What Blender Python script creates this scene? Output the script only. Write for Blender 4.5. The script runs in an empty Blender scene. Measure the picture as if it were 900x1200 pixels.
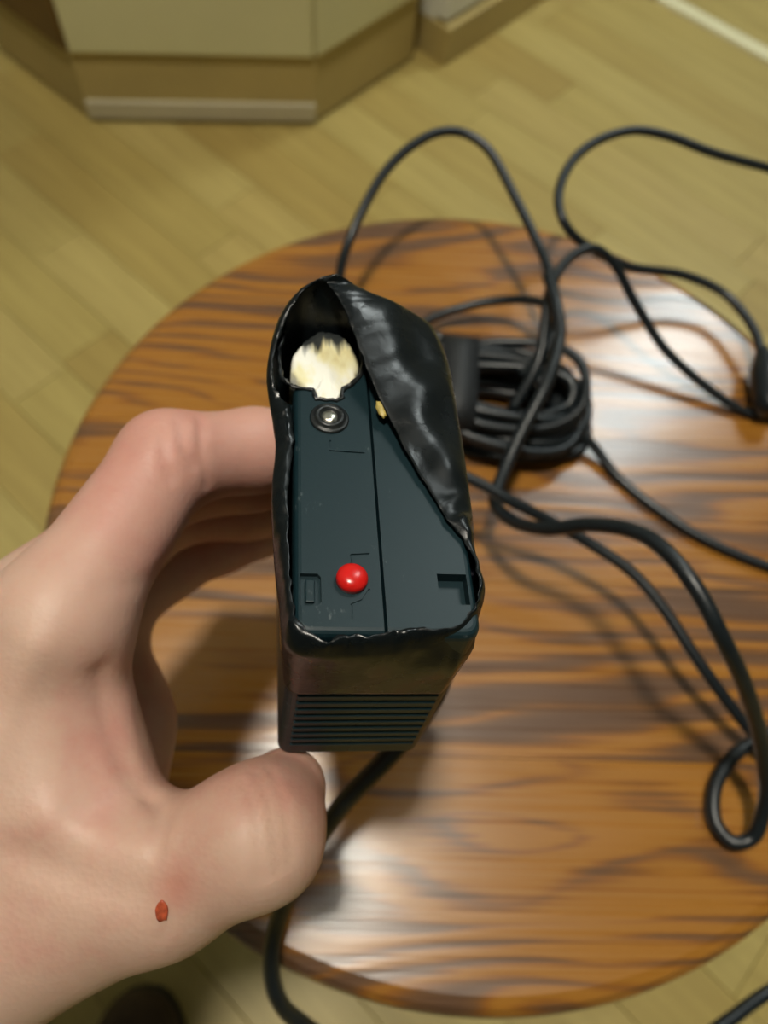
import bpy, bmesh, math, random
import numpy as np
from mathutils import Vector, Matrix, noise

random.seed(7)
scene = bpy.context.scene
C = scene.collection

# ------------------------------------------------------------------ camera
TH, RO = math.radians(26.5), math.radians(7.0)
STOOL_H, CAM_H = 0.45, 0.292
FPX = 900.0
fwd = Vector((0, math.sin(TH), -math.cos(TH)))
r0 = Vector((1, 0, 0)); u0 = r0.cross(fwd)
right = math.cos(RO) * r0 + math.sin(RO) * u0
up = -math.sin(RO) * r0 + math.cos(RO) * u0
EYE = Vector((0, 0, STOOL_H + CAM_H))
cam_data = bpy.data.cameras.new('camera')
cam = bpy.data.objects.new('camera', cam_data); C.objects.link(cam)
cam_data.sensor_fit = 'VERTICAL'; cam_data.sensor_height = 24.0; cam_data.sensor_width = 18.0
cam_data.lens = 18.0
cam_data.clip_start = 0.01; cam_data.clip_end = 30
cam_data.dof.use_dof = True
cam_data.dof.focus_distance = 0.119
cam_data.dof.aperture_fstop = 10.5
cam.matrix_world = Matrix((
    (right.x, up.x, -fwd.x, EYE.x),
    (right.y, up.y, -fwd.y, EYE.y),
    (right.z, up.z, -fwd.z, EYE.z), (0, 0, 0, 1)))
scene.camera = cam

# ------------------------------------------------------------------ world, lamps, exposure
world = bpy.data.worlds.new('world'); scene.world = world; world.use_nodes = True
world.node_tree.nodes['Background'].inputs['Color'].default_value = (0.75, 0.9, 0.95, 1)
world.node_tree.nodes['Background'].inputs['Strength'].default_value = 0.12
LAMP_MAIN, LAMP_SIDE = (-0.15, 0.11, 2.5), (0.95, 1.95, 2.5)
POWER_MAIN, POWER_SIDE = 215.0, 14.0
LAMP_COL = (1.0, 0.93, 0.80)
scene.view_settings.view_transform = 'Standard'
scene.view_settings.look = 'None'
scene.view_settings.gamma = 1.0
scene.view_settings.use_curve_mapping = False
scene.view_settings.exposure = 0.53


# ------------------------------------------------------------------ helpers
def ray(x, y): return (x - 450) / FPX * right - (y - 600) / FPX * up + fwd
def on_stool(x, y, h=0.0):                      # world point seen at a spot, h above the stool top
    d = ray(x, y); return EYE + d * ((STOOL_H + h - EYE.z) / d.z)
def on_floor(x, y, z=0.0):
    d = ray(x, y); return EYE + d * ((z - EYE.z) / d.z)
def at_depth(x, y, d): return EYE + ray(x, y) * d

def obj(name, me, mat=None, parent=None):
    if isinstance(me, bmesh.types.BMesh):
        m = bpy.data.meshes.new(name); me.to_mesh(m); me.free(); me = m
    o = bpy.data.objects.new(name, me); C.objects.link(o)
    if mat is not None and len(me.materials) == 0: me.materials.append(mat)
    if parent is not None: o.parent = parent
    return o
def thing(name, label, cat, loc=(0, 0, 0), rotz=0, group=None):
    o = bpy.data.objects.new(name, None); C.objects.link(o)
    o.empty_display_size = 0.02
    o.location = loc; o.rotation_euler = (0, 0, rotz)
    return tag(o, label, cat, group)
def tag(o, label, cat, group=None):
    o['label'] = label; o['category'] = cat
    if group: o['group'] = group
    return o
def struct(o): o['kind'] = 'structure'; return o
def smooth(o, on=True):
    o.data.polygons.foreach_set('use_smooth', [on] * len(o.data.polygons)); o.data.update(); return o
def pydata(name, v, f):
    m = bpy.data.meshes.new(name); m.from_pydata([tuple(p) for p in v], [], f); m.validate(); m.update(); return m

def box_bm(x0, x1, y0, y1, z0, z1, bev=0.0, seg=2, bm=None):
    bm = bm or bmesh.new()
    r = bmesh.ops.create_cube(bm, size=1.0)
    for v in r['verts']:
        v.co = ((x0 + x1) / 2 + v.co.x * (x1 - x0), (y0 + y1) / 2 + v.co.y * (y1 - y0), (z0 + z1) / 2 + v.co.z * (z1 - z0))
    if bev > 0:
        es = list({e for v in r['verts'] for e in v.link_edges})
        bmesh.ops.bevel(bm, geom=es, offset=bev, segments=seg, profile=0.5, affect='EDGES')
    return bm

def layered(name, rings, cap0=True, cap1=True):
    """rings: lists of points, same count, closed outlines"""
    n = len(rings[0]); v = [p for r in rings for p in r]; f = []
    for k in range(len(rings) - 1):
        for i in range(n):
            j = (i + 1) % n
            f.append((k * n + i, k * n + j, (k + 1) * n + j, (k + 1) * n + i))
    if cap0: f.append(tuple(range(n - 1, -1, -1)))
    if cap1: f.append(tuple((len(rings) - 1) * n + i for i in range(n)))
    return pydata(name, v, f)

def lathe(name, prof, n=24, cap0=True, cap1=True):
    return layered(name, [[(r * math.cos(2 * math.pi * i / n), r * math.sin(2 * math.pi * i / n), z) for i in range(n)] for r, z in prof], cap0, cap1)

def catmull(pts, per=10, closed=False):
    pts = [Vector(p) for p in pts]; n = len(pts); out = []
    rng = range(n) if closed else range(n - 1)
    for i in rng:
        if closed: p0, p1, p2, p3 = pts[i - 1], pts[i], pts[(i + 1) % n], pts[(i + 2) % n]
        else:
            p1, p2 = pts[i], pts[i + 1]
            p0 = pts[i - 1] if i > 0 else 2 * p1 - p2
            p3 = pts[i + 2] if i + 2 < n else 2 * p2 - p1
        for k in range(per):
            t = k / per
            out.append(0.5 * ((2 * p1) + (p2 - p0) * t + (2 * p0 - 5 * p1 + 4 * p2 - p3) * t * t + (3 * p1 - p0 - 3 * p2 + p3) * t ** 3))
    if not closed: out.append(pts[-1].copy())
    return out

def tube(name, path, rad, n=12, closed=False, flat=1.0):
    path = [Vector(p) for p in path]; m = len(path); rings = []
    nrm = None
    for i, p in enumerate(path):
        a = path[i - 1] if (i > 0 or closed) else p
        b = path[(i + 1) % m] if (i < m - 1 or closed) else p
        t = (b - a).normalized()
        if nrm is None:
            nrm = t.cross(Vector((0, 0, 1)))
            if nrm.length < 1e-3: nrm = t.cross(Vector((1, 0, 0)))
        nrm = (nrm - t * nrm.dot(t)).normalized(); bn = t.cross(nrm)
        r = rad(i / (m - 1)) if callable(rad) else rad
        rings.append([p + r * (math.cos(2 * math.pi * k / n) * nrm + flat * math.sin(2 * math.pi * k / n) * bn) for k in range(n)])
    if closed:
        rings.append(rings[0]); me = layered(name, rings, False, False)
    else: me = layered(name, rings)
    return me

# ------------------------------------------------------------------ materials
def mat(name, color=(0.5, 0.5, 0.5), rough=0.5, spec=0.5, metal=0.0, coat=0.0, sss=0.0):
    m = bpy.data.materials.new(name); m.use_nodes = True
    b = m.node_tree.nodes['Principled BSDF']
    b.inputs['Base Color'].default_value = (*color, 1)
    b.inputs['Roughness'].default_value = rough
    b.inputs['Specular IOR Level'].default_value = spec
    b.inputs['Metallic'].default_value = metal
    b.inputs['Coat Weight'].default_value = coat
    return m, m.node_tree.nodes, m.node_tree.links, b
def node(ns, typ, **kw):
    n = ns.new(typ)
    for k, v in kw.items():
        if k in n.inputs: n.inputs[k].default_value = v
        else: setattr(n, k, v)
    return n
def coords(ns, ls, kind='Object', scale=(1, 1, 1), rot=(0, 0, 0)):
    tc = ns.new('ShaderNodeTexCoord'); mp = ns.new('ShaderNodeMapping')
    mp.inputs['Scale'].default_value = scale; mp.inputs['Rotation'].default_value = rot
    ls.new(tc.outputs[kind], mp.inputs['Vector']); return mp.outputs['Vector']
def ramp(ns, stops, interp='LINEAR'):
    r = ns.new('ShaderNodeValToRGB'); r.color_ramp.interpolation = interp
    e = r.color_ramp.elements
    while len(e) < len(stops): e.new(0.5)
    for k, (p, c) in enumerate(stops):
        e[k].position = p; e[k].color = (*c, 1) if len(c) == 3 else c
    return r
def bump(ns, ls, b, src, strength, dist):
    bp = ns.new('ShaderNodeBump'); bp.inputs['Strength'].default_value = strength; bp.inputs['Distance'].default_value = dist
    ls.new(src, bp.inputs['Height']); ls.new(bp.outputs['Normal'], b.inputs['Normal']); return bp
def plain(name, color, rough=0.5, var=0.12, scale=40, spec=0.5, bstr=0.0, bdist=0.0005):
    """single colour with slight mottling"""
    m, ns, ls, b = mat(name, color, rough, spec)
    n = node(ns, 'ShaderNodeTexNoise', Scale=scale, Detail=4.0); ls.new(coords(ns, ls), n.inputs['Vector'])
    lo = tuple(c * (1 - var) for c in color); hi = tuple(min(1, c * (1 + var)) for c in color)
    r = ramp(ns, [(0.3, lo), (0.7, hi)]); ls.new(n.outputs['Fac'], r.inputs['Fac']); ls.new(r.outputs['Color'], b.inputs['Base Color'])
    if bstr: bump(ns, ls, b, n.outputs['Fac'], bstr, bdist)
    return m

def mat_stool_wood():
    m, ns, ls, b = mat('stool_pine_varnished', rough=0.34, coat=0.6)
    b.inputs['Coat Roughness'].default_value = 0.16
    tc = ns.new('ShaderNodeTexCoord'); oi = ns.new('ShaderNodeObjectInfo')
    off = node(ns, 'ShaderNodeVectorMath', operation='MULTIPLY'); off.inputs[1].default_value = (3.1, 1.7, 5.3)
    comb = ns.new('ShaderNodeCombineXYZ')
    for k in range(3): ls.new(oi.outputs['Random'], comb.inputs[k])
    ls.new(comb.outputs[0], off.inputs[0])
    add = node(ns, 'ShaderNodeVectorMath', operation='ADD'); ls.new(tc.outputs['Object'], add.inputs[0]); ls.new(off.outputs[0], add.inputs[1])
    # long-grain warp
    mp = ns.new('ShaderNodeMapping'); mp.inputs['Scale'].default_value = (3.4, 15, 15); ls.new(add.outputs[0], mp.inputs['Vector'])
    warp = node(ns, 'ShaderNodeTexNoise', Scale=1.0, Detail=2.5, Roughness=0.5); ls.new(mp.outputs[0], warp.inputs['Vector'])
    sep = ns.new('ShaderNodeSeparateXYZ'); ls.new(add.outputs[0], sep.inputs[0])
    ym = node(ns, 'ShaderNodeMath', operation='MULTIPLY'); ym.inputs[1].default_value = 70.0; ls.new(sep.outputs['Y'], ym.inputs[0])
    wm = node(ns, 'ShaderNodeMath', operation='MULTIPLY_ADD')
    amp = node(ns, 'ShaderNodeMath', operation='MULTIPLY_ADD'); amp.inputs[1].default_value = 9.0; amp.inputs[2].default_value = 4.0
    ls.new(oi.outputs['Random'], amp.inputs[0]); ls.new(amp.outputs[0], wm.inputs[1])
    ls.new(warp.outputs['Fac'], wm.inputs[0]); ls.new(ym.outputs[0], wm.inputs[2])
    fr = node(ns, 'ShaderNodeMath', operation='PINGPONG'); fr.inputs[1].default_value = 0.5; ls.new(wm.outputs[0], fr.inputs[0])
    f2 = node(ns, 'ShaderNodeMath', operation='MULTIPLY'); f2.inputs[1].default_value = 2.0; ls.new(fr.outputs[0], f2.inputs[0])
    # fine streaks
    mp2 = ns.new('ShaderNodeMapping'); mp2.inputs['Scale'].default_value = (7, 520, 60); ls.new(add.outputs[0], mp2.inputs['Vector'])
    fine = node(ns, 'ShaderNodeTexNoise', Scale=1.0, Detail=3.0, Roughness=0.6); ls.new(mp2.outputs[0], fine.inputs['Vector'])
    mp3 = ns.new('ShaderNodeMapping'); mp3.inputs['Scale'].default_value = (7, 26, 10); ls.new(add.outputs[0], mp3.inputs['Vector'])
    patch = node(ns, 'ShaderNodeTexNoise', Scale=1.0, Detail=2.0); ls.new(mp3.outputs[0], patch.inputs['Vector'])
    mix1 = node(ns, 'ShaderNodeMath', operation='MULTIPLY_ADD'); mix1.inputs[1].default_value = 0.6; ls.new(fine.outputs['Fac'], mix1.inputs[0])
    sc = node(ns, 'ShaderNodeMath', operation='MULTIPLY'); sc.inputs[1].default_value = 0.34; ls.new(f2.outputs[0], sc.inputs[0]); ls.new(sc.outputs[0], mix1.inputs[2])
    mix2 = node(ns, 'ShaderNodeMath', operation='MULTIPLY_ADD'); mix2.inputs[1].default_value = 0.95; ls.new(patch.outputs['Fac'], mix2.inputs[0]); ls.new(mix1.outputs[0], mix2.inputs[2])
    cr = ramp(ns, [(0.72, (0.115, 0.058, 0.030)), (0.84, (0.145, 0.070, 0.030)), (0.93, (0.24, 0.090, 0.014)), (1.10, (0.33, 0.138, 0.018))])
    ls.new(mix2.outputs[0], cr.inputs['Fac']); ls.new(cr.outputs['Color'], b.inputs['Base Color'])
    rr = ramp(ns, [(0.3, (0.22,) * 3), (0.75, (0.38,) * 3)]); ls.new(fine.outputs['Fac'], rr.inputs['Fac']); ls.new(rr.outputs['Color'], b.inputs['Roughness'])
    bump(ns, ls, b, mix1.outputs[0], 0.35, 0.0006)
    return m

def mat_plank():
    m, ns, ls, b = mat('floor_laminate', rough=0.42)
    oi = ns.new('ShaderNodeObjectInfo')
    n = node(ns, 'ShaderNodeTexNoise', Scale=1.0, Detail=4.0, Distortion=0.6); ls.new(coords(ns, ls, 'Object', (5, 60, 60)), n.inputs['Vector'])
    cr = ramp(ns, [(0.0, (0.40, 0.29, 0.085)), (0.35, (0.46, 0.36, 0.115)), (0.7, (0.50, 0.40, 0.14)), (1.0, (0.44, 0.32, 0.10))])
    ls.new(oi.outputs['Random'], cr.inputs['Fac'])
    gr = ramp(ns, [(0.3, (0.86, 0.84, 0.80)), (0.7, (1.05, 1.05, 1.05))]); ls.new(n.outputs['Fac'], gr.inputs['Fac'])
    mx = node(ns, 'ShaderNodeMix', data_type='RGBA', blend_type='MULTIPLY'); mx.inputs['Factor'].default_value = 1.0
    ls.new(cr.outputs['Color'], mx.inputs['A']); ls.new(gr.outputs['Color'], mx.inputs['B']); ls.new(mx.outputs['Result'], b.inputs['Base Color'])
    return m

def mat_skin(wound_at, finger_at):
    m, ns, ls, b = mat('skin', rough=0.48, spec=0.4)
    v = coords(ns, ls)
    n1 = node(ns, 'ShaderNodeTexNoise', Scale=30.0, Detail=5.0, Roughness=0.6); ls.new(v, n1.inputs['Vector'])
    cr = ramp(ns, [(0.36, (0.56, 0.285, 0.225)), (0.52, (0.60, 0.385, 0.295)), (0.68, (0.64, 0.435, 0.335))]); ls.new(n1.outputs['Fac'], cr.inputs['Fac'])
    # sore red patch around the small graze
    dist = node(ns, 'ShaderNodeVectorMath', operation='DISTANCE'); ls.new(v, dist.inputs[0]); dist.inputs[1].default_value = wound_at
    rr = ramp(ns, [(0.0, (0.5,) * 3), (0.55, (0.0,) * 3)]); rr.color_ramp.interpolation = 'EASE'
    sc = node(ns, 'ShaderNodeMath', operation='MULTIPLY'); sc.inputs[1].default_value = 80.0; ls.new(dist.outputs['Value'], sc.inputs[0]); ls.new(sc.outputs[0], rr.inputs['Fac'])
    mx = node(ns, 'ShaderNodeMix', data_type='RGBA'); ls.new(rr.outputs['Color'], mx.inputs['Factor'])
    ls.new(cr.outputs['Color'], mx.inputs['A']); mx.inputs['B'].default_value = (0.50, 0.17, 0.12, 1); ls.new(mx.outputs['Result'], b.inputs['Base Color'])
    d2 = node(ns, 'ShaderNodeVectorMath', operation='DISTANCE'); ls.new(v, d2.inputs[0]); d2.inputs[1].default_value = finger_at
    mr = node(ns, 'ShaderNodeMapRange'); mr.inputs['From Min'].default_value = 0.012; mr.inputs['From Max'].default_value = 0.055; mr.inputs['To Min'].default_value = 0.6; mr.inputs['To Max'].default_value = 0.0
    ls.new(d2.outputs['Value'], mr.inputs['Value'])
    mx2 = node(ns, 'ShaderNodeMix', data_type='RGBA'); ls.new(mr.outputs[0], mx2.inputs['Factor']); ls.new(mx.outputs['Result'], mx2.inputs['A']); mx2.inputs['B'].default_value = (0.60, 0.27, 0.22, 1)
    ls.new(mx2.outputs['Result'], b.inputs['Base Color'])          # fingers are ruddier than the back of the hand
    b.inputs['Subsurface Weight'].default_value = 0.25
    b.inputs['Subsurface Radius'].default_value = (1.0, 0.35, 0.2); b.inputs['Subsurface Scale'].default_value = 0.004
    vo = node(ns, 'ShaderNodeTexVoronoi', Scale=900.0); ls.new(v, vo.inputs['Vector'])
    n2 = node(ns, 'ShaderNodeTexNoise', Scale=160.0, Detail=4.0); ls.new(coords(ns, ls, 'Object', (1, 2.2, 1)), n2.inputs['Vector'])
    ad = node(ns, 'ShaderNodeMath', operation='MULTIPLY_ADD'); ad.inputs[1].default_value = 2.0; ls.new(n2.outputs['Fac'], ad.inputs[0]); ls.new(vo.outputs['Distance'], ad.inputs[2])
    bump(ns, ls, b, ad.outputs[0], 0.22, 0.0002)
    return m

def mat_tape():
    m, ns, ls, b = mat('black_vinyl_tape', (0.004, 0.006, 0.007), 0.22, 0.30)
    v = coords(ns, ls)
    n = node(ns, 'ShaderNodeTexNoise', Scale=120.0, Detail=5.0); ls.new(v, n.inputs['Vector'])
    rr = ramp(ns, [(0.35, (0.20,) * 3), (0.7, (0.40,) * 3)]); ls.new(n.outputs['Fac'], rr.inputs['Fac']); ls.new(rr.outputs['Color'], b.inputs['Roughness'])
    n2 = node(ns, 'ShaderNodeTexNoise', Scale=260.0, Detail=3.0, Distortion=0.7); ls.new(v, n2.inputs['Vector'])
    bump(ns, ls, b, n2.outputs['Fac'], 0.25, 0.0004)
    return m

def mat_shell():
    m, ns, ls, b = mat('black_plastic_shell', (0.006, 0.021, 0.027), 0.42, 0.33)
    v = coords(ns, ls)
    n = node(ns, 'ShaderNodeTexNoise', Scale=1400.0, Detail=2.0); ls.new(v, n.inputs['Vector'])
    bump(ns, ls, b, n.outputs['Fac'], 0.12, 0.0001)
    # pale scuffs and dust specks
    s = node(ns, 'ShaderNodeTexNoise', Scale=900.0, Detail=3.0, Roughness=0.7); ls.new(coords(ns, ls, 'Object', (1, .5, 1)), s.inputs['Vector'])
    s2 = node(ns, 'ShaderNodeTexNoise', Scale=110.0, Detail=3.0); ls.new(v, s2.inputs['Vector'])
    mul = node(ns, 'ShaderNodeMath', operation='MULTIPLY'); ls.new(s.outputs['Fac'], mul.inputs[0]); ls.new(s2.outputs['Fac'], mul.inputs[1])
    cr = ramp(ns, [(0.36, (0.006, 0.021, 0.027)), (0.46, (0.09, 0.11, 0.115))]); ls.new(mul.outputs[0], cr.inputs['Fac']); ls.new(cr.outputs['Color'], b.inputs['Base Color'])
    return m

def mat_filler():
    m, ns, ls, b = mat('cream_filler', rough=0.4)
    v = coords(ns, ls)
    n = node(ns, 'ShaderNodeTexNoise', Scale=170.0, Detail=4.0); ls.new(coords(ns, ls, 'Object', (1, 0.5, 1)), n.inputs['Vector'])
    cr = ramp(ns, [(0.30, (0.70, 0.58, 0.24)), (0.45, (0.90, 0.84, 0.52)), (0.58, (0.97, 0.96, 0.86))]); ls.new(n.outputs['Fac'], cr.inputs['Fac'])
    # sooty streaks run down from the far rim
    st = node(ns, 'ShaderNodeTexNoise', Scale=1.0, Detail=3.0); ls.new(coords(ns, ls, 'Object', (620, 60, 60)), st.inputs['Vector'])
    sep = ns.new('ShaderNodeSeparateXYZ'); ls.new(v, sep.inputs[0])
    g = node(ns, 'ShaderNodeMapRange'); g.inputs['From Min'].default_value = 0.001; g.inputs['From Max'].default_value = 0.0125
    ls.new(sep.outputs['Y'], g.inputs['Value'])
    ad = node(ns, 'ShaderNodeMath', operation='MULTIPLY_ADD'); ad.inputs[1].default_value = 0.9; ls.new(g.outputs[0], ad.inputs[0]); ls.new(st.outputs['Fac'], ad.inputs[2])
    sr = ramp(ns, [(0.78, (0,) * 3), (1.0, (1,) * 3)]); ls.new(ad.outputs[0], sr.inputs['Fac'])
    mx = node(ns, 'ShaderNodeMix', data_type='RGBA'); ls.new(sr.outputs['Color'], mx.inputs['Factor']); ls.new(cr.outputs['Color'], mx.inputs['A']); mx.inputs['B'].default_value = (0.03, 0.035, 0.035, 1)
    ls.new(mx.outputs['Result'], b.inputs['Base Color'])
    bump(ns, ls, b, n.outputs['Fac'], 0.5, 0.0006)
    return m

M = {}
M['stool'] = mat_stool_wood()
M['leg_wood'] = plain('stool_leg_wood', (0.16, 0.07, 0.022), 0.35, 0.25, 60)
M['plank'] = mat_plank()
M['floor_base'] = plain('floor_underlay', (0.30, 0.21, 0.07), 0.6, 0.1, 8)
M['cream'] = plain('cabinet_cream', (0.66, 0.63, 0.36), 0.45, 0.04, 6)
M['plinth'] = plain('plinth_tan', (0.44, 0.34, 0.13), 0.5, 0.08, 8)
M['plinth_trim'] = plain('plinth_trim_grey', (0.52, 0.47, 0.32), 0.4, 0.05, 8)
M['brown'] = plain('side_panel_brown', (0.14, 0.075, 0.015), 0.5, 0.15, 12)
M['white'] = plain('white_lacquer', (0.72, 0.72, 0.64), 0.4, 0.03, 6)
M['strip'] = plain('threshold_pale', (0.80, 0.76, 0.50), 0.35, 0.03, 12)
M['wall'] = plain('wall_paint', (0.22, 0.24, 0.23), 0.8, 0.03, 5)
M['ceil'] = plain('ceiling_paint', (0.42, 0.46, 0.46), 0.9, 0.02, 5)
M['black_gap'] = plain('dark_gap', (0.02, 0.018, 0.012), 0.7, 0.2, 20)
M['cable'] = plain('black_cable_pvc', (0.008, 0.012, 0.015), 0.36, 0.2, 300, bstr=0.1)
M['strap'] = plain('black_strap', (0.010, 0.012, 0.014), 0.6, 0.2, 500, bstr=0.2)
M['tape'] = mat_tape()
M['shell'] = mat_shell()
M['ring'] = plain('melted_black_plastic', (0.012, 0.014, 0.015), 0.34, 0.3, 900, bstr=0.5, bdist=0.0003)
M['red'] = plain('red_button_plastic', (0.62, 0.010, 0.008), 0.26, 0.06, 400)
M['metal'] = mat('screw_metal', (0.62, 0.60, 0.52), 0.32, metal=1.0)[0]
M['filler'] = mat_filler()
M['residue'] = plain('yellow_residue', (0.50, 0.38, 0.10), 0.4, 0.3, 600)
M['blue'] = plain('blue_label', (0.010, 0.012, 0.10), 0.35, 0.1, 200)
M['slipper'] = plain('slipper_brown', (0.045, 0.028, 0.016), 0.8, 0.2, 120, bstr=0.3)
M['sleeve'] = plain('sleeve_maroon', (0.06, 0.02, 0.02), 0.9, 0.2, 300, bstr=0.3)
def emission(name, col, s):
    m = bpy.data.materials.new(name); m.use_nodes = True; ns = m.node_tree.nodes; ns.clear()
    e = ns.new('ShaderNodeEmission'); e.inputs[0].default_value = (*col, 1); e.inputs[1].default_value = s
    o = ns.new('ShaderNodeOutputMaterial'); m.node_tree.links.new(e.outputs[0], o.inputs[0]); return m

# ------------------------------------------------------------------ room (axes turned to the parquet direction)
RA = math.radians(-37.0)
E1 = Vector((math.cos(RA), math.sin(RA), 0)); E2 = Vector((-math.sin(RA), math.cos(RA), 0))
def room(a, b, z=0): return E1 * a + E2 * b + Vector((0, 0, z))
A0, A1, B0, B1, HC = -1.5, 2.3, -2.2, 2.7, 2.55
def slab(name, a0, a1, b0, b1, z0, z1, m, bev=0, parent=None):
    o = obj(name, box_bm(a0, a1, b0, b1, z0, z1, bev), m, parent)
    if parent is None: o.rotation_euler = (0, 0, RA)
    return o
floor = struct(slab('floor', A0, A1, B0, B1, -0.05, -0.008, M['floor_base']))
struct(slab('ceiling', A0, A1, B0, B1, HC, HC + 0.05, M['ceil']))
struct(slab('wall_left', A0 - 0.08, A0, B0, B1, -0.05, HC, M['wall']))
struct(slab('wall_right', A1, A1 + 0.08, B0, B1, -0.05, HC, M['wall']))
struct(slab('wall_back', A0, A1, B1, B1 + 0.08, -0.05, HC, M['wall']))
struct(slab('wall_front', A0, A1, B0 - 0.08, B0, -0.05, HC, M['wall']))
# laminate blocks
PW, PL = 0.072, 0.46
pm = None
THR_B = (E2.dot(on_floor(778, 0)) + E2.dot(on_floor(900, 75))) / 2
cnt = 0
row = 0
b = -0.62
while b < THR_B - 0.01:
    w = min(PW, THR_B - 0.008 - b)
    a = A0 - random.random() * PL
    while a < 1.15:
        ca, cb = a + PL / 2, b + w / 2
        c0 = max(a, A0 + 0.001)
        if c0 < a + PL - 0.02 and (ca > -1.45):
            if pm is None:
                bm = box_bm(-PL / 2 + .0003, PL / 2 - .0003, -PW / 2 + .0003, PW / 2 - .0003, -0.008, 0.0, 0.0006, 1)
                pm = bpy.data.meshes.new('plank'); bm.to_mesh(pm); bm.free(); pm.materials.append(M['plank'])
            o = bpy.data.objects.new('plank', pm); C.objects.link(o); o.parent = floor
            o.location = (a + PL / 2, b + w / 2, 0)
            if w < PW: o.scale = (1, w / PW, 1)
            cnt += 1
        a += PL
    b += PW
rest = bmesh.new()          # the rest of the floor, out of the picture
for (a0, a1, b0, b1) in ((A0, A1, B0, -0.621), (1.16, A1, -0.62, THR_B - .008), (A0, A1, THR_B + .022, B1)):
    box_bm(a0, a1, b0, b1, -0.008, -0.0005, 0, bm=rest)
ro_ = obj('laminate', rest, M['plank'], floor)
tr = struct(slab('trim_1', -0.55, A1, THR_B - 0.007, THR_B + 0.021, -0.008, 0.006, M['strip'], 0.002))

# ------------------------------------------------------------------ kitchen units
FA, FB = on_floor(105, 143), on_floor(372, 147)
fx = (FB - FA).normalized(); W = (FB - FA).length
fn = Vector((0, 0, 1)).cross(fx)             # into the cabinet
kc = thing('kitchen_cabinet', 'cream kitchen end cabinet with slanted sides and tan plinth', 'cabinet', FA, math.atan2(fx.y, fx.x))
D45 = 0.215
def prism(name, z0, z1, inset, m, parent, bev=0.0):
    k = D45 / math.sqrt(2); i = inset; j = i * math.tan(math.radians(22.5))
    pts = [(j, i), (W - j, i), (W + k - i * 1.414, k), (W / 2, 2 * k + W / 2 - i * 1.414), (-k + i * 1.414, k)]
    me = layered(name, [[(x, y, z0) for x, y in pts], [(x, y, z1) for x, y in pts]])
    o = obj(name, me, m, parent)
    return o
prism('plinth_gap', 0.0005, 0.006, 0.008, M['black_gap'], kc)
obj('plinth_trim', box_bm(0.002, W - 0.002, -0.002, 0.02, 0.006, 0.032, 0.002), M['plinth_trim'], kc)
prism('plinth', 0.006, 0.098, 0.004, M['plinth'], kc)
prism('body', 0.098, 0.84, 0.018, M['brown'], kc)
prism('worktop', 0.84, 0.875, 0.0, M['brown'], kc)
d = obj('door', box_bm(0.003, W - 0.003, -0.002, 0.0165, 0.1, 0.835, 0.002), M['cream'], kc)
h = obj('handle', tube('handle', catmull([(W - .04, -.002, .62), (W - .04, -.03, .625), (W - .04, -.03, .745), (W - .04, -.002, .75)], 8), .005), M['metal'], d)
k2 = obj('door', box_bm(0.003, D45 - 0.003, -0.002, 0.0165, 0.1, 0.835, 0.002), M['cream'], kc)
k2.location = (W, 0, 0); k2.rotation_euler = (0, 0, math.radians(45))
h2 = obj('handle', h.data, None, k2)
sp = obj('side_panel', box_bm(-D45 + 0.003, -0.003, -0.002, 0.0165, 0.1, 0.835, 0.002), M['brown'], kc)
sp.rotation_euler = (0, 0, math.radians(-45))

# white unit along the same run
g0 = on_floor(521, 78)
wc = thing('white_unit', 'white kitchen unit on tan base next to the cream cabinet', 'cabinet', g0 + fn * 0.0, math.atan2(E2.y, E2.x))
obj('base', box_bm(0.0, 0.6, 0.0, 0.5, 0.0005, 0.055, 0.002), M['plinth'], wc)
obj('body', box_bm(0.0, 0.6, 0.03, 0.5, 0.055, 0.85, 0.002), M['white'], wc)
dr = obj('door', box_bm(0.004, 0.596, 0.01, 0.03, 0.06, 0.845, 0.003), M['white'], wc)
obj('handle', tube('handle', catmull([(.05, .012, .62), (.05, -.02, .625), (.05, -.02, .745), (.05, .012, .75)], 8), .005), M['metal'], dr)

# ------------------------------------------------------------------ ceiling lamps
def ceiling_lamp(loc, power, label, rad):
    t = thing('ceiling_lamp', label, 'lamp', (loc[0], loc[1], HC))
    obj('mount', lathe('mount', [(rad * 1.06, 0.0), (rad * 1.06, -0.02), (rad * 1.0, -0.025)], 40), M['white'], t)
    dome = lathe('diffuser', [(rad, -0.0255), (rad * .97, -0.04), (rad * .8, -0.06), (rad * .45, -0.072), (rad * .1, -0.075)], 40)
    smooth(obj('diffuser', dome, emission('lamp_glow', LAMP_COL, power), t))
ceiling_lamp(LAMP_MAIN, POWER_MAIN, 'round white ceiling lamp straight above the stool', 0.10)
pl = thing('light_panel', 'long rectangular white ceiling light panel towards the kitchen doorway', 'lamp', (LAMP_SIDE[0], LAMP_SIDE[1], HC), RA + math.pi / 2)
obj('frame', box_bm(-0.56, 0.56, -0.20, 0.20, -0.03, -0.0005, 0.004), M['white'], pl)
obj('diffuser', box_bm(-0.54, 0.54, -0.18, 0.18, -0.042, -0.0305, 0.003), emission('panel_glow', (0.92, 1.0, 0.98), POWER_SIDE), pl)

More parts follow.
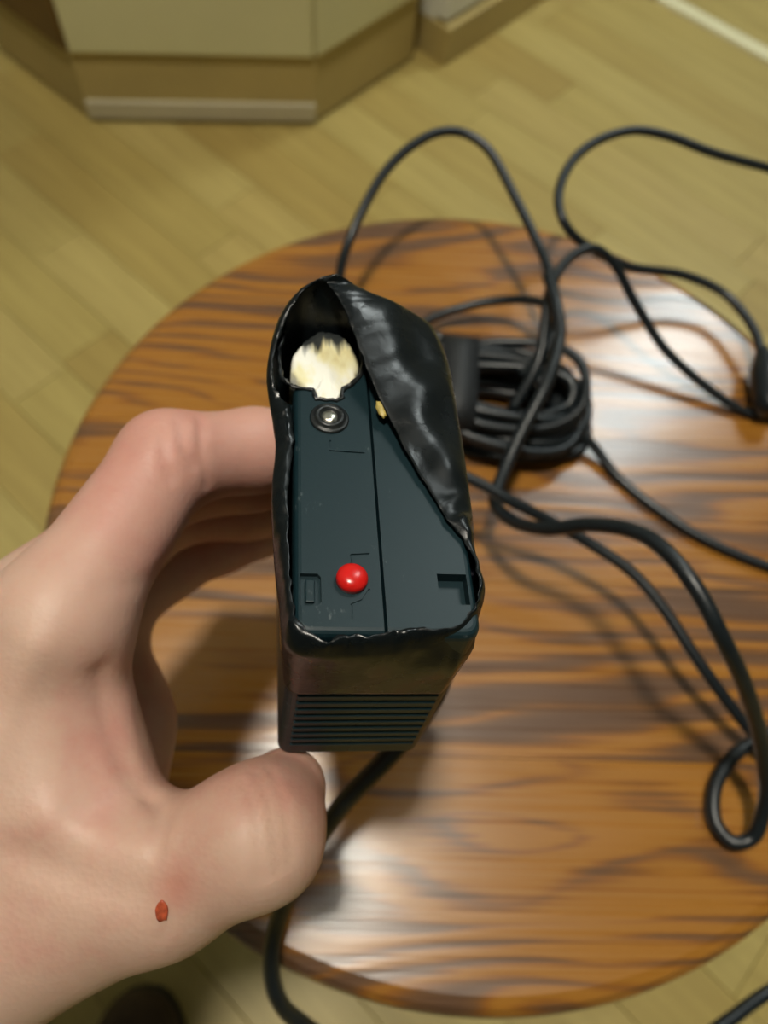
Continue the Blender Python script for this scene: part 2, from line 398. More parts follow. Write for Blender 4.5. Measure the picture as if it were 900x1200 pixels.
# ------------------------------------------------------------------ stool
SR = 0.18
sc = Vector((0.0384, 0.1475, 0))
SROT = math.radians(5.5)
stool = thing('wooden_stool', 'round wooden stool with striped varnished pine top', 'stool', sc, SROT)
nb = 5
prof = [(-0.030, SR - .006), (-0.026, SR - .0015), (-0.020, SR), (-0.007, SR), (-0.003, SR - .0012), (-0.0008, SR - .0035), (0.0, SR - .007)]
def strip_outline(r, v0, v1, z, n=28):
    v0c, v1c = max(v0, -r), min(v1, r)
    pts = []
    def arc(va, vb, s):
        for k in range(n + 1):
            v = va + (vb - va) * k / n
            # cosine spacing keeps the round ends smooth
            pts.append((s * math.sqrt(max(r * r - v * v, 0)), v, STOOL_H + z))
    arc(v0c, v1c, 1); arc(v1c, v0c, -1)
    return pts
edges = [-SR, -0.098, -0.028, 0.043, 0.112, SR]
for k in range(nb):
    e0 = edges[k] + (0.0001 if k else 0); e1 = edges[k + 1] - (0.0001 if k < nb - 1 else 0)
    def outline(r, z):
        v0 = e0 if k else -r * 0.99999; v1 = e1 if k < nb - 1 else r * 0.99999
        n = 40; pts = []
        t0, t1 = math.asin(max(-1, v0 / r)), math.asin(min(1, v1 / r))
        for i in range(n + 1):
            t = t0 + (t1 - t0) * i / n; pts.append((r * math.cos(t), r * math.sin(t), STOOL_H + z))
        for i in range(n + 1):
            t = t1 + (t0 - t1) * i / n; pts.append((-r * math.cos(t), r * math.sin(t), STOOL_H + z))
        return pts
    o = obj('board', layered('board', [outline(r, z) for z, r in prof]), M['stool'], stool)
for s in range(4):
    ang = math.radians(45 + 90 * s)
    top = Vector((0.105 * math.cos(ang), 0.105 * math.sin(ang), STOOL_H - 0.031)); bot = Vector((0.150 * math.cos(ang), 0.150 * math.sin(ang), 0.001))
    smooth(obj('leg', tube('leg', [bot.lerp(top, t / 12) for t in range(13)], lambda t: 0.013 + 0.007 * math.sin(math.pi * min(1, t * 1.1)), 16), M['leg_wood'], stool))
for s in range(4):
    a0, a1 = math.radians(45 + 90 * s), math.radians(135 + 90 * s)
    zz = 0.16 + 0.05 * (s % 2); rr = 0.150 - 0.045 * zz / 0.42
    obj('stretcher', tube('stretcher', [(rr * math.cos(a0), rr * math.sin(a0), zz), (rr * math.cos(a1), rr * math.sin(a1), zz)], 0.008, 12), M['leg_wood'], stool)

# ------------------------------------------------------------------ the taped device
D0 = 0.110
dz_c = Vector((172 / 900, 654 / 900, -1.0)).normalized()
dx_c = Vector((1, 0, 172 / 900)).normalized()
dy_c = -dz_c.cross(dx_c).normalized()   # (right, up, forward) is a left-handed triple
sk = math.radians(2.5)
dx_c, dy_c = (dx_c * math.cos(sk) - dy_c * math.sin(sk)), (dy_c * math.cos(sk) + dx_c * math.sin(sk))
O_c = Vector((0, -(745 - 600) / FPX * D0, D0))
def c2w(v): return right * v.x + up * v.y + fwd * v.z
DO = EYE + c2w(O_c); DX, DY, DZ = c2w(dx_c), c2w(dy_c), c2w(dz_c)
DEV = Matrix(((DX.x, DY.x, DZ.x, DO.x), (DX.y, DY.y, DZ.y, DO.y), (DX.z, DY.z, DZ.z, DO.z), (0, 0, 0, 1)))
def dloc(px, py, z=0.0):                       # device-local metres of a spot at height z (mm) over its top face
    d = Vector(((px - 450) / FPX, -(py - 600) / FPX, 1.0))
    p = O_c + dz_c * (z / 1000)
    t = p.dot(dz_c) / d.dot(dz_c)
    q = d * t - O_c
    return Vector((q.dot(dx_c), q.dot(dy_c), q.dot(dz_c)))
dev = thing('handheld_device', 'black plastic device wrapped in torn black tape, red button on top', 'device')
dev.matrix_world = DEV
BX0, BX1, BY1, SEAM = -0.0130, 0.0148, 0.062, 0.0004
def body_outline(x0, x1, y0, y1, rl, rr_, inset, n=6):
    pts = []
    x0 += inset; x1 -= inset; y0 += inset; y1 -= inset
    def corner(cx, cy, r, a0):
        for k in range(n + 1):
            a = a0 + math.pi / 2 * k / n; pts.append((cx + r * math.cos(a), cy + r * math.sin(a)))
    r1, r2 = max(rl - inset, .0002), max(rr_ - inset, .0002)
    corner(x1 - r2, y0 + r2, r2, -math.pi / 2); corner(x1 - r2, y1 - r2, r2, 0)
    corner(x0 + r1, y1 - r1, r1, math.pi / 2); corner(x0 + r1, y0 + r1, r1, math.pi)
    return pts
def half_shell(x0, x1, rl, rr_):
    rings = []
    for z, ins in ((None, 0.0), (-0.0016, 0.0), (-0.0009, 0.00012), (-0.0004, 0.0004), (-0.0001, 0.0008), (0.0, 0.0013)):
        pts = body_outline(x0, x1, 0.0, BY1, rl, rr_, ins)
        e_ = min(ins, .00015)        # the halves meet in a thin seam, so the inner edge keeps its place
        if x0 > -0.005: pts = [(x0 + e_ if x < x0 + .0025 else x, y) for x, y in pts]
        else: pts = [(x1 - e_ if x > x1 - .0025 else x, y) for x, y in pts]
        rings.append([(x, y, (-0.050 - 0.45 * y) if z is None else z) for x, y in pts])
    me = layered('half_shell', rings)
    return me
def boolean_cut(me, cutters):
    o = bpy.data.objects.new('tmp', me); C.objects.link(o)
    tmp = []
    for c in cutters:
        co = bpy.data.objects.new('tmpc', c); C.objects.link(co); tmp.append(co)
        md = o.modifiers.new('b', 'BOOLEAN'); md.object = co; md.operation = 'DIFFERENCE'; md.solver = 'EXACT'
    dg = bpy.context.evaluated_depsgraph_get()
    res = bpy.data.meshes.new_from_object(o.evaluated_get(dg))
    for c in tmp: bpy.data.objects.remove(c)
    bpy.data.objects.remove(o)
    return res
def bmesh_to(bm, name='cut'):
    m = bpy.data.meshes.new(name); bm.to_mesh(m); bm.free(); return m
def prism_cut(pts, z0, z1): return layered('cut', [[(x, y, z0) for x, y in pts], [(x, y, z1) for x, y in pts]])
# jagged melted opening near the far end
hc = dloc(382, 428)
rng = random.Random(3)
hole = []
NH = 44
hp = [(330, 440), (327, 415), (333, 390), (345, 368), (362, 356), (384, 354), (402, 364), (415, 384), (423, 408), (425, 432), (414, 448), (402, 458), (399, 467), (386, 470), (371, 467), (366, 457), (350, 455), (338, 450)]
cp = [(342, 428), (344, 412), (352, 402), (362, 392), (378, 384), (396, 386), (408, 396), (417, 409), (421, 424), (417, 440), (407, 449), (400, 458), (396, 466), (385, 468), (373, 464), (371, 455), (358, 450), (348, 441)]
def jag_outline(px, amp):
    o_ = [(p.x + rng.uniform(-1, 1) * amp, p.y + rng.uniform(-1, 1) * amp) for p in catmull([Vector((q.x, q.y, 0)) for q in [dloc(x, y) for x, y in px][::-1]], 4, True)]
    if sum(o_[i][0] * o_[(i + 1) % len(o_)][1] - o_[(i + 1) % len(o_)][0] * o_[i][1] for i in range(len(o_))) < 0: o_.reverse()
    return o_
hole = jag_outline(hp, .00025)
cream = jag_outline(cp, .00022)
def line_cut(p, q, w=0.00014, dep=0.00025):
    p, q = Vector((p[0], p[1])), Vector((q[0], q[1])); t = (q - p).normalized(); n = Vector((-t.y, t.x)) * w
    return prism_cut([tuple(p - n), tuple(q - n), tuple(q + n), tuple(p + n)], -dep, 0.001)
def dl2(x, y): p = dloc(x, y); return (p.x, p.y)
ll, lr = dloc(366, 690), dloc(526, 690)
cutsL = [prism_cut(hole, -0.009, 0.003),
         prism_cut([(ll.x - .0018, ll.y - .0028), (ll.x + .0008, ll.y - .0028), (ll.x + .0013, ll.y - .0022), (ll.x + .0013, ll.y + .0020), (ll.x + .0008, ll.y + .0026), (ll.x - .0018, ll.y + .0026)], -0.0009, 0.002),
         line_cut(dl2(387, 516), dl2(385, 528)), line_cut(dl2(385, 528), dl2(427, 531)),
         line_cut(dl2(411, 650), dl2(433, 649)), line_cut(dl2(411, 650), dl2(411, 662)),
         line_cut(dl2(412, 708), dl2(412, 725)), line_cut(dl2(412, 708), dl2(425, 703)), line_cut(dl2(425, 703), dl2(433, 690))]
cutsR = [prism_cut([(lr.x - .0016, lr.y - .0027), (lr.x + .0030, lr.y - .0027), (lr.x + .0030, lr.y + .0026), (lr.x - .0016, lr.y + .0026)], -0.0022, 0.002)]
hr = [p for p in hole]
cutsR.append(prism_cut(hr, -0.009, 0.003))
gap = 0.00010
meL = boolean_cut(half_shell(BX0, SEAM - gap, 0.0025, 0.0002), cutsL)
meR = boolean_cut(half_shell(SEAM + gap, BX1, 0.0002, 0.0025), cutsR)
obj('half_shell', meL, M['shell'], dev); obj('half_shell', meR, M['shell'], dev)
# tabs inside the two slots
obj('latch_tab', box_bm(ll.x - .0010, ll.x + .0004, ll.y - .0020, ll.y + .0018, -.0009, -.0003, .0002), M['shell'], dev)
# horizontal ribs of the grip, front face
rm = None
for k in range(9):
    z = -0.0225 - k * 0.0029
    if rm is None: rm = bmesh_to(box_bm(BX0 + .002, BX1 - .002, -0.0003, 0.0004, -.0008, .0008, .0002, 1), 'rib'); rm.materials.append(M['shell'])
    o = obj('rib', rm, None, dev); o.location = (0, 0, z)
# blue label strip on the right-hand wall
lab = obj('side_label', box_bm(BX1 + .0001, BX1 + .0022, 0.014, 0.046, -0.034, -0.006, 0.0006), M['blue'], dev); lab['label'] = 'dark blue strip'
# cream filler inside the opening
fill_n = 26
fv = []; ff = []
cx = sum(p[0] for p in cream) / len(cream); cy = sum(p[1] for p in cream) / len(cream)
rings = []
for s, zb in ((1.0, -0.0089), (1.0, -0.0012), (0.93, -0.0006), (0.8, -0.0006), (0.6, -0.0008), (0.4, -0.0007), (0.2, -0.0006)):
    rings.append([((p[0] - cx) * s, (p[1] - cy) * s, zb + 0.0005 * noise.noise(Vector((p[0] * 600 * s, p[1] * 400 * s, 1.3)))) for p in cream])
fo = smooth(obj('filler', layered('filler', rings), M['filler'], dev)); fo.location = (cx, cy, 0); fo['label'] = 'cream foam showing through the melted hole'
# melted rim around the opening
path = [Vector((p[0], p[1], 0.0001 + 0.0003 * noise.noise(Vector((p[0] * 900, p[1] * 900, 0))))) for p in hole]
cnt_r = [0]
def rr_fn(t): return 0.00042 + 0.00035 * abs(noise.noise(Vector((t * 37, 0.3, 0))))
rim = tube('melted_rim', path, 0.0004, 8, True)
for v in rim.vertices:
    v.co += 0.00035 * noise.noise_vector(Vector(v.co) * 1100)
smooth(obj('melted_rim', rim, M['ring'], dev))
# screw post: raised collar with a bright screw end
sp_ = dloc(386, 491)
col = smooth(obj('screw_collar', lathe('screw_collar', [(0.0034, 0.00002), (0.0034, 0.0003), (0.0031, 0.0005), (0.0027, 0.00045), (0.0026, 0.0010), (0.0022, 0.0012), (0.0017, 0.0010), (0.0015, 0.0003)], 36, True, True), M['ring'], dev))
col.location = (sp_.x, sp_.y, 0)
scr = lathe('screw', [(0.0014, 0.00035), (0.0014, 0.0006), (0.0011, 0.00085), (0.0005, 0.00098)], 24)
for v in scr.vertices: v.co.z += 0.00022 * noise.noise(Vector((v.co.x * 1500, v.co.y * 1500, 3)))
so = smooth(obj('screw', scr, M['metal'], dev)); so.location = (sp_.x, sp_.y, 0); so['label'] = 'bright metal screw end'
# red push button
bt = dloc(412, 680)
bo = smooth(obj('button', lathe('button', [(0.0024, 0.00002), (0.0024, 0.0007), (0.00232, 0.0011), (0.0020, 0.0015), (0.0015, 0.0018), (0.0008, 0.00196), (0.0002, 0.0020)], 40), M['red'], dev))
bo.location = (bt.x, bt.y, 0); bo['label'] = 'glossy red domed button'
# tape wrap: rim, shoulder, wall
ST = [((350, 727, .6), (334, 757, -3)), ((383, 752, .5), (372, 772, -3)), ((397, 744, .5), (405, 771, -3)), ((436, 744, .5), (440, 769, -3)),
      ((479, 736, .5), (480, 764, -3)), ((530, 735, .6), (530, 754, -3)), ((553, 715, .8), (557, 728, -3)), ((561, 690, 1.2), (568, 690, -.5)),
      ((553, 650, .8), (557, 652, -1)), ((525, 610, 1), (554, 600, -1)), ((490, 555, 1.3), (547, 540, -.5)), ((455, 490, 2.5), (538, 480, 0)),
      ((432, 440, 4.5), (529, 430, 0)), ((415, 395, 6.5), (517, 395, 1)), ((402, 362, 8), (502, 376, 2)), ((388, 338, 9), (452, 352, 6)),
      ((374, 329, 9), (395, 328, 8.5)), ((350, 348, 8), (350, 343, 7)), ((331, 385, 5), (325, 378, 4)), ((320, 425, 3), (313, 430, 2)),
      ((324, 458, 1.5), (314, 465, 0)), ((341, 480, .8), (319, 497, -1)), ((344, 520, .5), (322, 527, -1)), ((339, 560, .5), (318, 568, -1)),
      ((338, 600, .5), (318, 612, -2)), ((339, 650, .5), (321, 660, -3)), ((342, 690, .5), (326, 702, -3))]
PER = 9
rimc = catmull([dloc(*a) for a, b in ST], PER, True); shc = catmull([dloc(*b) for a, b in ST], PER, True)
NS = len(rimc)
def wall_pt(p, off, z):
    x = min(max(p.x, BX0 - off), BX1 + off); y = min(max(p.y, -off), BY1 + off)
    # push interior points out to the nearest wall
    dists = [(abs(x - (BX0 - off)), 0), (abs(x - (BX1 + off)), 1), (abs(y + off), 2), (abs(y - (BY1 + off)), 3)]
    dmin, w = min(dists)
    if w == 0: x = BX0 - off
    elif w == 1: x = BX1 + off
    elif w == 2: y = -off
    else: y = BY1 + off
    # rounded corners
    rc = 0.0025
    cxx = min(max(x, BX0 + rc), BX1 - rc); cyy = min(max(y, rc), BY1 - rc)
    dv = Vector((x - cxx, y - cyy))
    if dv.length > 1e-6 and (cxx != x and cyy != y): dv = dv.normalized() * (rc + off); x, y = cxx + dv.x, cyy + dv.y
    return Vector((x, y, z))
NR = 9
rings = [[] for _ in range(NR + 1 + 5)]
for i in range(NS):
    a, s = rimc[i].copy(), shc[i].copy()
    span = (a - s).length
    jag = Vector((noise.noise(Vector((i * .45, 0, 0))), noise.noise(Vector((i * .45, 9, 0))), 0.5 * noise.noise(Vector((i * .5, 5, 3)))))
    a += jag * (0.00055 if span < 0.010 else 0.0003)
    for k in range(NR + 1):
        t = k / NR
        p = a.lerp(s, t)
        bul = math.sin(math.pi * t)
        lift = 0.10 * span * bul if span > .006 else 0.28 * span * bul
        p.z += lift
        if span > 0.008:      # lumps on the big folded flap
            p.z += bul * 0.0016 * noise.noise(Vector((p.x * 150, p.y * 110, 2.0)))
        else:
            p.z += bul * 0.0006 * noise.noise(Vector((p.x * 420, p.y * 420, 4.0)))
        rings[k].append(p)
    wl = [wall_pt(s, o_, z_) for o_, z_ in ((0.0014, -0.008), (0.0008, -0.0145), (0.0005, -0.0185), (0.0004, -0.0205))]
    hi = s.lerp(wl[0], 0.5) + Vector((0, 0, 0))
    outw = Vector((s.x - (BX0 + BX1) / 2, s.y - BY1 / 2, 0)).normalized()
    hi += outw * 0.0004 * noise.noise(Vector((i * .3, 2, 8)))
    for k, p in enumerate([hi] + wl):
        if k < 3: p = p + outw * 0.00045 * noise.noise(Vector((p.x * 260, p.y * 260, p.z * 260)))
        rings[NR + 1 + k].append(p)
tp = smooth(obj('tape_wrap', layered('tape_wrap', rings, False, False), M['tape'], dev)); tp['label'] = 'torn glossy black tape with a hood over the hole'
sd = tp.modifiers.new('thickness', 'SOLIDIFY'); sd.thickness = 0.00022; sd.offset = 0
sb = tp.modifiers.new('smooth', 'SUBSURF'); sb.levels = 1; sb.render_levels = 1
# crumb of yellow residue at the fold
rs = dloc(450, 480, 2.0)
rb = bmesh.new(); bmesh.ops.create_icosphere(rb, subdivisions=3, radius=1.0)
for v in rb.verts:
    n_ = 1 + .3 * noise.noise(v.co * 2.1); v.co = Vector((v.co.x * .0007 * n_, v.co.y * .0017 * n_, v.co.z * .0005 * n_))
ro2 = smooth(obj('residue', rb, M['residue'], dev)); ro2.location = rs + Vector((-.0006, -.0004, .0004)); ro2.rotation_euler = (0.2, 0, 0.35); ro2['label'] = 'yellowish crumb at the tape edge'

# ------------------------------------------------------------------ cables
CR = 0.0022
def cable(path, label, rad=CR, per=10):
    pts = [on_stool(x, y, h) for x, y, h in path]
    o = smooth(obj('cable', tube('cable', catmull(pts, per), rad, 12), M['cable']))
    return tag(o, label, 'cable', 'black cables around the stool')
G = CR
cable([(470, 470, .004), (420, 400, .012), (398, 335, .026), (412, 275, .040), (450, 203, .050), (495, 163, .054), (535, 154, .053), (572, 175, .050), (603, 230, .044), (630, 285, .040), (646, 325, .040), (652, 365, .036), (640, 410, .034), (610, 440, .026)],
      'black cable arching high behind the taped device')
ca = cable([(1010, 235, .03), (960, 215, .035), (900, 197, .04), (838, 180, .046), (785, 160, .05), (742, 153, .052), (700, 165, .052), (670, 190, .050), (655, 225, .047), (660, 258, .044), (684, 286, .036), (735, 312, .026), (800, 322, .018), (850, 345, .014), (883, 385, .013), (893, 420, .012)],
      'black cable bent in a wide loop at upper right, ending in a plug')
pa = on_stool(893, 408, .012); pb = on_stool(903, 484, .010)
plug = smooth(obj('plug', tube('plug', [pa.lerp(pb, t / 14) for t in range(15)], lambda t: 0.0026 + 0.0042 * min(1, 2.6 * t) * (1 if t < .85 else 1 - (t - .85) * 3), 16), M['cable'], ca))
plug['label'] = 'black rubber connector body'
cable([(600, 480, .022), (632, 420, .034), (643, 345, .042), (664, 306, .045), (694, 291, .045), (720, 310, .038), (745, 356, .026), (780, 410, .014), (830, 455, .006), (880, 485, G), (930, 492, G), (990, 475, G)],
      'black cable humped over the coil and running to the right edge')
cable([(440, 420, .005), (500, 376, .008), (555, 357, .012), (605, 351, .018), (640, 357, .028), (655, 380, .031), (650, 420, .030), (630, 450, .028)],
      'short black cable between the device and the coil')
cable([(642, 322, .047), (652, 358, .048), (656, 395, .046), (641, 448, .044), (612, 505, .038), (591, 552, .034), (580, 588, .034), (601, 611, .040), (639, 620, .052), (690, 615, .066), (741, 622, .077), (779, 645, .083), (816, 690, .085), (845, 745, .080), (872, 802, .064), (891, 865, .040), (898, 925, .020), (886, 976, .008), (860, 987, .005), (838, 962, .004), (838, 922, .004), (858, 888, .004), (885, 868, .004), (930, 850, .004), (1000, 840, .004)],
      'thick looking black cable rising in an S and curling at the right edge', 0.0026)
cable([(430, 515, .050), (500, 541, .048), (557, 564, .045), (597, 586, .042), (643, 610, .036), (690, 636, .032), (741, 671, .030), (779, 715, .028), (822, 780, .024), (868, 842, .017), (905, 882, .012), (960, 930, .006), (1020, 975, G)],
      'black cable running diagonally from the device to the right edge')
cable([(640, 500, .012), (670, 505, .010), (695, 522, .006), (722, 557, G), (765, 593, G), (825, 632, G), (900, 664, G), (980, 690, G), (1030, 700, G)],
      'black cable lying flat from the coil to the right edge')
cable([(480, 715, .095), (518, 760, .096), (518, 795, .094), (493, 842, .088), (450, 892, .078), (398, 947, .062), (352, 1018, .038), (326, 1078, .018), (318, 1128, .006), (326, 1170, -.004), (352, 1198, -.016), (420, 1238, -.04), (560, 1275, -.06), (720, 1265, -.07), (800, 1232, -.075), (850, 1199, -.08), (900, 1163, -.085), (980, 1120, -.09), (1060, 1090, -.12)],
      'black cable hanging from under the device past the thumb', 0.0028)

# coil tied with a strap
cc0 = on_stool(532, 462, .012); cc1 = on_stool(712, 480, .012)
cdir = (cc1 - cc0); cdir.z = 0; CL = cdir.length; cang = math.atan2(cdir.y, cdir.x)
coil = thing('cable_coil', 'bundle of coiled black cable tied with a black strap', 'cable coil', (cc0.x, cc0.y, STOOL_H), cang)
rng = random.Random(11)
for i in range(20):
    lay = i % 5; hw = 0.031 - 0.0055 * (i // 5) - rng.uniform(0, .003); L = CL - CR - rng.uniform(0, .012) - 0.004 * (i // 5)
    zb = CR + lay * 0.0050
    pin = rng.uniform(0.45, 0.7)
    tw = rng.uniform(-.15, .15)
    pts = []
    for k in range(40):
        t = 2 * math.pi * k / 40
        x = L * math.cos(t)
        w = hw * (pin + (1 - pin) * abs(math.cos(t)) ** 0.6) if True else hw
        y = w * math.copysign(abs(math.sin(t)) ** 0.75, math.sin(t))
        z = zb + (0.0035 * math.sin(t * 2 + i * 1.7) + 0.0025 * math.sin(t + 2 * i)) * (0.3 + 0.7 * abs(math.cos(t)))
        z = max(z, CR)
        pts.append((x * math.cos(tw) - y * math.sin(tw), x * math.sin(tw) + y * math.cos(tw), z))
    smooth(obj('cable_turn', tube('cable_turn', catmull(pts, 3, True), CR, 10, True), M['cable'], coil))
# strap round the middle
sp_pts = []
for k in range(48):
    t = 2 * math.pi * k / 48
    sp_pts.append((0.0225 * math.copysign(abs(math.cos(t)) ** .5, math.cos(t)), 0.0150 + 0.0146 * math.copysign(abs(math.sin(t)) ** .55, math.sin(t))))
sv = [[(x, y, z) for y, z in sp_pts] for x in (-.008, .008)]
stp = obj('strap', layered('strap', sv, False, False), M['strap'], coil); smooth(stp)
sdm = stp.modifiers.new('thickness', 'SOLIDIFY'); sdm.thickness = 0.001; sdm.offset = 1

# ------------------------------------------------------------------ slipper on the floor
sl = on_floor(158, 1160, 0.05)
slip = thing('slipper', 'dark brown slipper toe on the floor below the wrist', 'slipper', (sl.x, sl.y, 0), math.radians(8))
def slip_ring(s, z, grow=1.0):
    pts = []
    for k in range(40):
        t = 2 * math.pi * k / 40
        y = -0.13 + 0.13 * math.cos(t); 
        w = 0.043 + 0.006 * math.cos(t * 1.0)
        pts.append((w * grow * math.copysign(abs(math.sin(t)) ** .8, math.sin(t)), -0.13 + 0.13 * grow * math.cos(t), z))
    return pts
smooth(obj('sole', layered('sole', [slip_ring(0, .0005, .96), slip_ring(0, .004, 1.0), slip_ring(0, .014, 1.0), slip_ring(0, .018, .97)]), M['black_gap'], slip))
ur = []
for gk, z in ((.98, .018), (.99, .03), (.95, .045), (.84, .056), (.6, .064), (.25, .067)):
    ur.append([(x, y if y > -0.12 else -0.12 + (y + .12) * .05, zz) for x, y, zz in slip_ring(0, z, gk)])
smooth(obj('upper', layered('upper', ur), M['slipper'], slip))

# ------------------------------------------------------------------ the hand (one continuous surface from a blended distance field)
def K(px, py, d): return np.array(at_depth(px, py, d), dtype=np.float32)
VOX = 0.00105
lo = np.array([-0.24, -0.115, 0.50]); hi_ = np.array([0.03, 0.125, 0.665])
nx, ny, nz = [int(math.ceil((hi_[k] - lo[k]) / VOX)) + 1 for k in range(3)]
gx = (lo[0] + VOX * np.arange(nx)).astype(np.float32)[:, None, None]
gy = (lo[1] + VOX * np.arange(ny)).astype(np.float32)[None, :, None]
gz = (lo[2] + VOX * np.arange(nz)).astype(np.float32)[None, None, :]
def cone(a, b, ra, rb):
    """distance to a tapered capsule"""
    ab = b - a; L2 = float(ab @ ab)
    px_, py_, pz_ = gx - a[0], gy - a[1], gz - a[2]
    t = np.clip((px_ * ab[0] + py_ * ab[1] + pz_ * ab[2]) / L2, 0, 1)
    dx, dy, dz = px_ - t * ab[0], py_ - t * ab[1], pz_ - t * ab[2]
    return np.sqrt(dx * dx + dy * dy + dz * dz) - (ra + (rb - ra) * t)
def smin(a, b, k):
    h = np.clip(0.5 + 0.5 * (b - a) / k, 0, 1)
    return b + (a - b) * h - k * h * (1 - h)
def chain(pts, k=0.004):
    d = None
    for (p, q) in zip(pts[:-1], pts[1:]):
        c = cone(K(*p[:3]), K(*q[:3]), p[3], q[3])
        d = c if d is None else smin(d, c, k)
    return d
index = chain([(72, 722, .147, .0118), (196, 540, .163, .0102), (300, 528, .176, .0092), (372, 524, .186, .0080)])
middle = chain([(48, 712, .167, .0115), (185, 572, .188, .0100), (290, 560, .198, .0084), (375, 556, .206, .0076)])
ring = chain([(52, 735, .186, .0110), (195, 600, .207, .0094), (288, 597, .213, .0080), (365, 596, .219, .0072)])
pinky = chain([(65, 775, .203, .0100), (198, 668, .221, .0082), (258, 642, .225, .0072), (312, 628, .229, .0064)])
thumb = chain([(-20, 1088, .152, .0205), (188, 1032, .143, .0126), (300, 977, .140, .0117), (336, 923, .151, .0078)], 0.006)
palm = None
for seg in [((-120, 1010, .158, .0200), (68, 730, .149, .0128)), ((-130, 1000, .172, .0200), (46, 718, .169, .0125)), ((-130, 1010, .188, .0190), (50, 740, .187, .0120)),
            ((-120, 1030, .202, .0170), (62, 780, .202, .0110)), ((55, 800, .153, .0150), (62, 905, .152, .0165)), ((62, 905, .152, .0165), (130, 1000, .146, .0135)),
            ((120, 770, .208, .0125), (128, 850, .204, .0150)), ((128, 850, .204, .0150), (110, 950, .196, .0180)), ((20, 850, .180, .0180), (30, 960, .175, .020)), ((-40, 880, .157, .018), (40, 990, .153, .019)), ((-150, 1130, .160, .024), (-20, 1075, .154, .021))]:
    c = cone(K(*seg[0][:3]), K(*seg[1][:3]), seg[0][3], seg[1][3])
    palm = c if palm is None else smin(palm, c, 0.010)
wr = K(-150, 1060, .170); el = wr + (wr - K(60, 860, .165)) * 1.15; el[2] -= 0.01
arm = np.minimum(cone(wr, el, .0265, .031), cone(wr + np.array([.0, .012, -.016], np.float32), el + np.array([.0, .008, -.012], np.float32), .025, .03))
fld = smin(palm, arm, 0.014)
fing = index
for f_ in (middle, ring, pinky): fing = smin(fing, f_, 0.0012)
fld = smin(fld, fing, 0.007)
fld = smin(fld, thumb, 0.008)
del index, middle, ring, pinky, palm, arm, fing
def surface_nets(V, lo, h):
    ins = V < 0
    nx, ny, nz = V.shape
    s = np.zeros((nx - 1, ny - 1, nz - 1), np.int8)
    corners = [(i, j, k) for i in (0, 1) for j in (0, 1) for k in (0, 1)]
    for i, j, k in corners: s += ins[i:nx - 1 + i, j:ny - 1 + j, k:nz - 1 + k]
    act = (s > 0) & (s < 8)
    idx = np.argwhere(act); n = len(idx)
    vid = -np.ones(act.shape, np.int64); vid[act] = np.arange(n)
    acc = np.zeros((n, 3)); cnt = np.zeros(n)
    cv = {c: V[idx[:, 0] + c[0], idx[:, 1] + c[1], idx[:, 2] + c[2]] for c in corners}
    for c in corners:
        for ax in range(3):
            if c[ax] == 0:
                e = list(c); e[ax] = 1; e = tuple(e)
                a, b = cv[c], cv[e]; m = (a < 0) != (b < 0)
                t = np.where(m, a / np.where(m, a - b, 1), 0)
                p = np.array(c, float)[None, :].repeat(n, 0); p[:, ax] += t
                acc[m] += p[m]; cnt[m] += 1
    pos = lo + h * (idx + acc / cnt[:, None])
    faces = []
    for ax in range(3):
        o1, o2 = [(1, 2), (2, 0), (0, 1)][ax]
        sl0 = [slice(None)] * 3; sl1 = [slice(None)] * 3
        sl0[ax] = slice(0, -1); sl1[ax] = slice(1, None)
        a, b = ins[tuple(sl0)], ins[tuple(sl1)]
        ch = np.argwhere(a != b)
        ch = ch[(ch[:, o1] > 0) & (ch[:, o2] > 0) & (ch[:, o1] < V.shape[o1] - 1) & (ch[:, o2] < V.shape[o2] - 1)]
        d1 = np.zeros(3, int); d1[o1] = 1; d2 = np.zeros(3, int); d2[o2] = 1
        q = [vid[tuple((ch - x).T)] for x in (0 * d1, d1, d1 + d2, d2)]
        q = np.stack(q, 1)
        flip = ~a[tuple(ch.T)]
        q[flip] = q[flip][:, ::-1]
        faces.append(q)
    return pos, np.concatenate(faces)
pos, quads = surface_nets(fld, lo, VOX)
del fld
me = bpy.data.meshes.new('hand'); me.from_pydata(pos.tolist(), [], quads.tolist()); me.validate(); me.update()
bm = bmesh.new(); bm.from_mesh(me)
for _ in range(4): bmesh.ops.smooth_vert(bm, verts=bm.verts, factor=0.5, use_axis_x=True, use_axis_y=True, use_axis_z=True)
bmesh.ops.recalc_face_normals(bm, faces=bm.faces)
bm.to_mesh(me)
from mathutils.bvhtree import BVHTree
tree = BVHTree.FromBMesh(bm); bm.free()
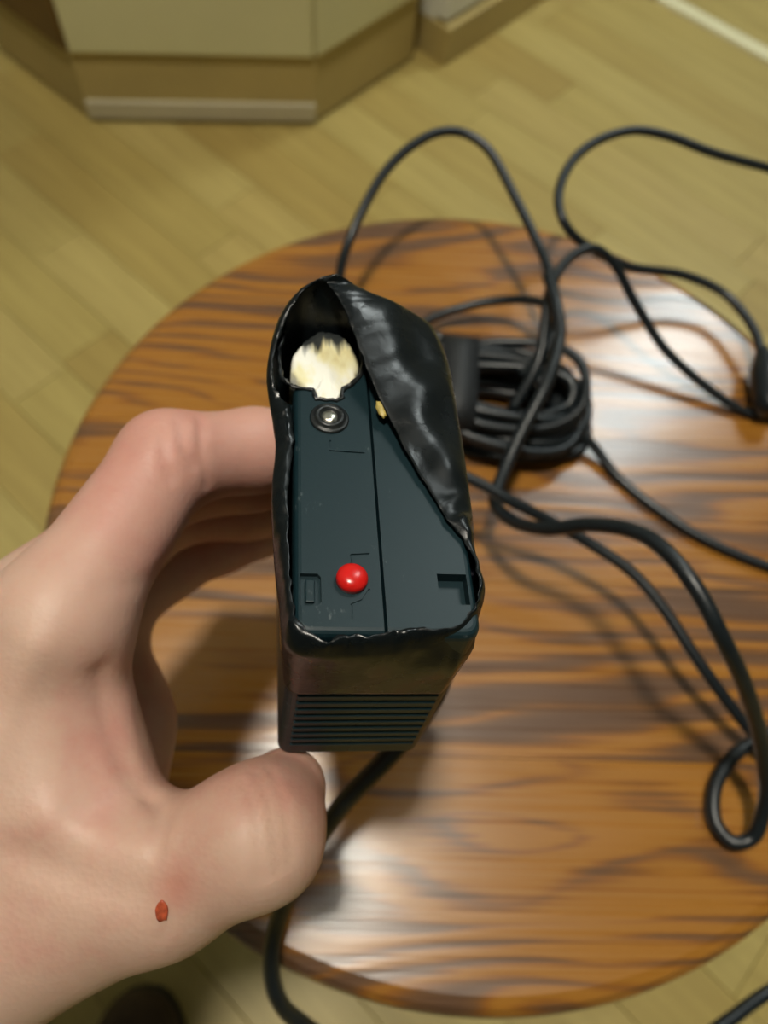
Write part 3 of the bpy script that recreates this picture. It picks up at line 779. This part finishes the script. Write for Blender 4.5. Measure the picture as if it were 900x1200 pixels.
# skin folds, hollows and tendons: (points, height in metres, width in metres)
NV = len(me.vertices); vco = np.empty(NV * 3); me.vertices.foreach_get('co', vco); vco = vco.reshape(-1, 3)
vno = np.empty(NV * 3); me.vertex_normals.foreach_get('vector', vno); vno = vno.reshape(-1, 3)
disp = np.zeros(NV)
FOLDS = [([(120, 790), (128, 850), (150, 900), (172, 932)], -.0006, .0026), ([(108, 800), (100, 870), (110, 930)], -.0008, .0060),
         ([(150, 830), (158, 880), (170, 920)], .0003, .0025), ([(178, 935), (190, 965), (188, 995)], -.0007, .0016),
         ([(228, 545), (214, 520), (210, 495)], -.0006, .0013), ([(243, 568), (236, 530), (236, 492)], -.0005, .0011), ([(200, 560), (192, 530), (190, 500)], -.0005, .0012),
         ([(300, 905), (318, 950), (325, 1020)], -.0005, .0012), ([(316, 900), (334, 950), (340, 1010)], -.0004, .0011), ([(286, 915), (300, 960), (305, 1030)], -.0004, .0012),
         ([(190, 660), (170, 680), (120, 690)], -.0002, .0018), ([(40, 760), (0, 850), (-40, 940)], .0010, .0035), ([(210, 1040), (200, 1075), (188, 1100)], -.0003, .0010),
         ([(60, 960), (130, 985), (190, 990)], .0009, .0040), ([(20, 1000), (90, 1030), (160, 1050)], -.0006, .0030)]
for pl, hgt, wid in FOLDS:
    spl = catmull([Vector((x, y, 0)) for x, y in pl], 12)
    best = np.full(NV, 1e9)
    for q in spl:
        ht = tree.ray_cast(EYE, ray(q.x, q.y).normalized())
        if ht[0] is None: continue
        dd = ((vco - np.array(ht[0])) ** 2).sum(1); best = np.minimum(best, dd)
    disp += hgt * np.exp(-best / (wid * wid))
vco = vco + vno * disp[:, None]
me.vertices.foreach_set('co', vco.ravel()); me.update()
bm = bmesh.new(); bm.from_mesh(me); tree = BVHTree.FromBMesh(bm); bm.free()
hit = tree.ray_cast(EYE, ray(190, 1068).normalized())
hit2 = tree.ray_cast(EYE, ray(205, 1040).normalized())
M['skin'] = mat_skin(tuple(hit2[0]), tuple(tree.ray_cast(EYE, ray(275, 535).normalized())[0]))
hand = smooth(obj('hand', me, M['skin']))
tag(hand, 'bare left hand gripping the taped black device, small red graze near thumb', 'hand')
wb = bmesh.new(); bmesh.ops.create_icosphere(wb, subdivisions=3, radius=1.0)
for v in wb.verts:
    n_ = 1 + .25 * noise.noise(v.co * 1.7); v.co = Vector((v.co.x * .0011 * n_, v.co.y * .0017 * n_, v.co.z * .00022 * n_))
wd = smooth(obj('graze', wb, plain('graze_red', (0.40, 0.075, 0.03), 0.35, 0.4, 900, bstr=0.3), hand))
wd.rotation_mode = 'QUATERNION'; wd.rotation_quaternion = hit[1].to_track_quat('Z', 'Y'); wd.location = hit[0]
wd['label'] = 'small red graze'
# sleeve over the forearm, out of the picture
ev, wv = Vector(el), Vector(wr)
ad_ = (ev - wv).normalized()
smooth(obj('sleeve', tube('sleeve', [ev - ad_ * 0.02 + ad_ * 0.02 * k for k in range(14)], lambda t: 0.047 + 0.008 * t, 28), M['sleeve'], hand))
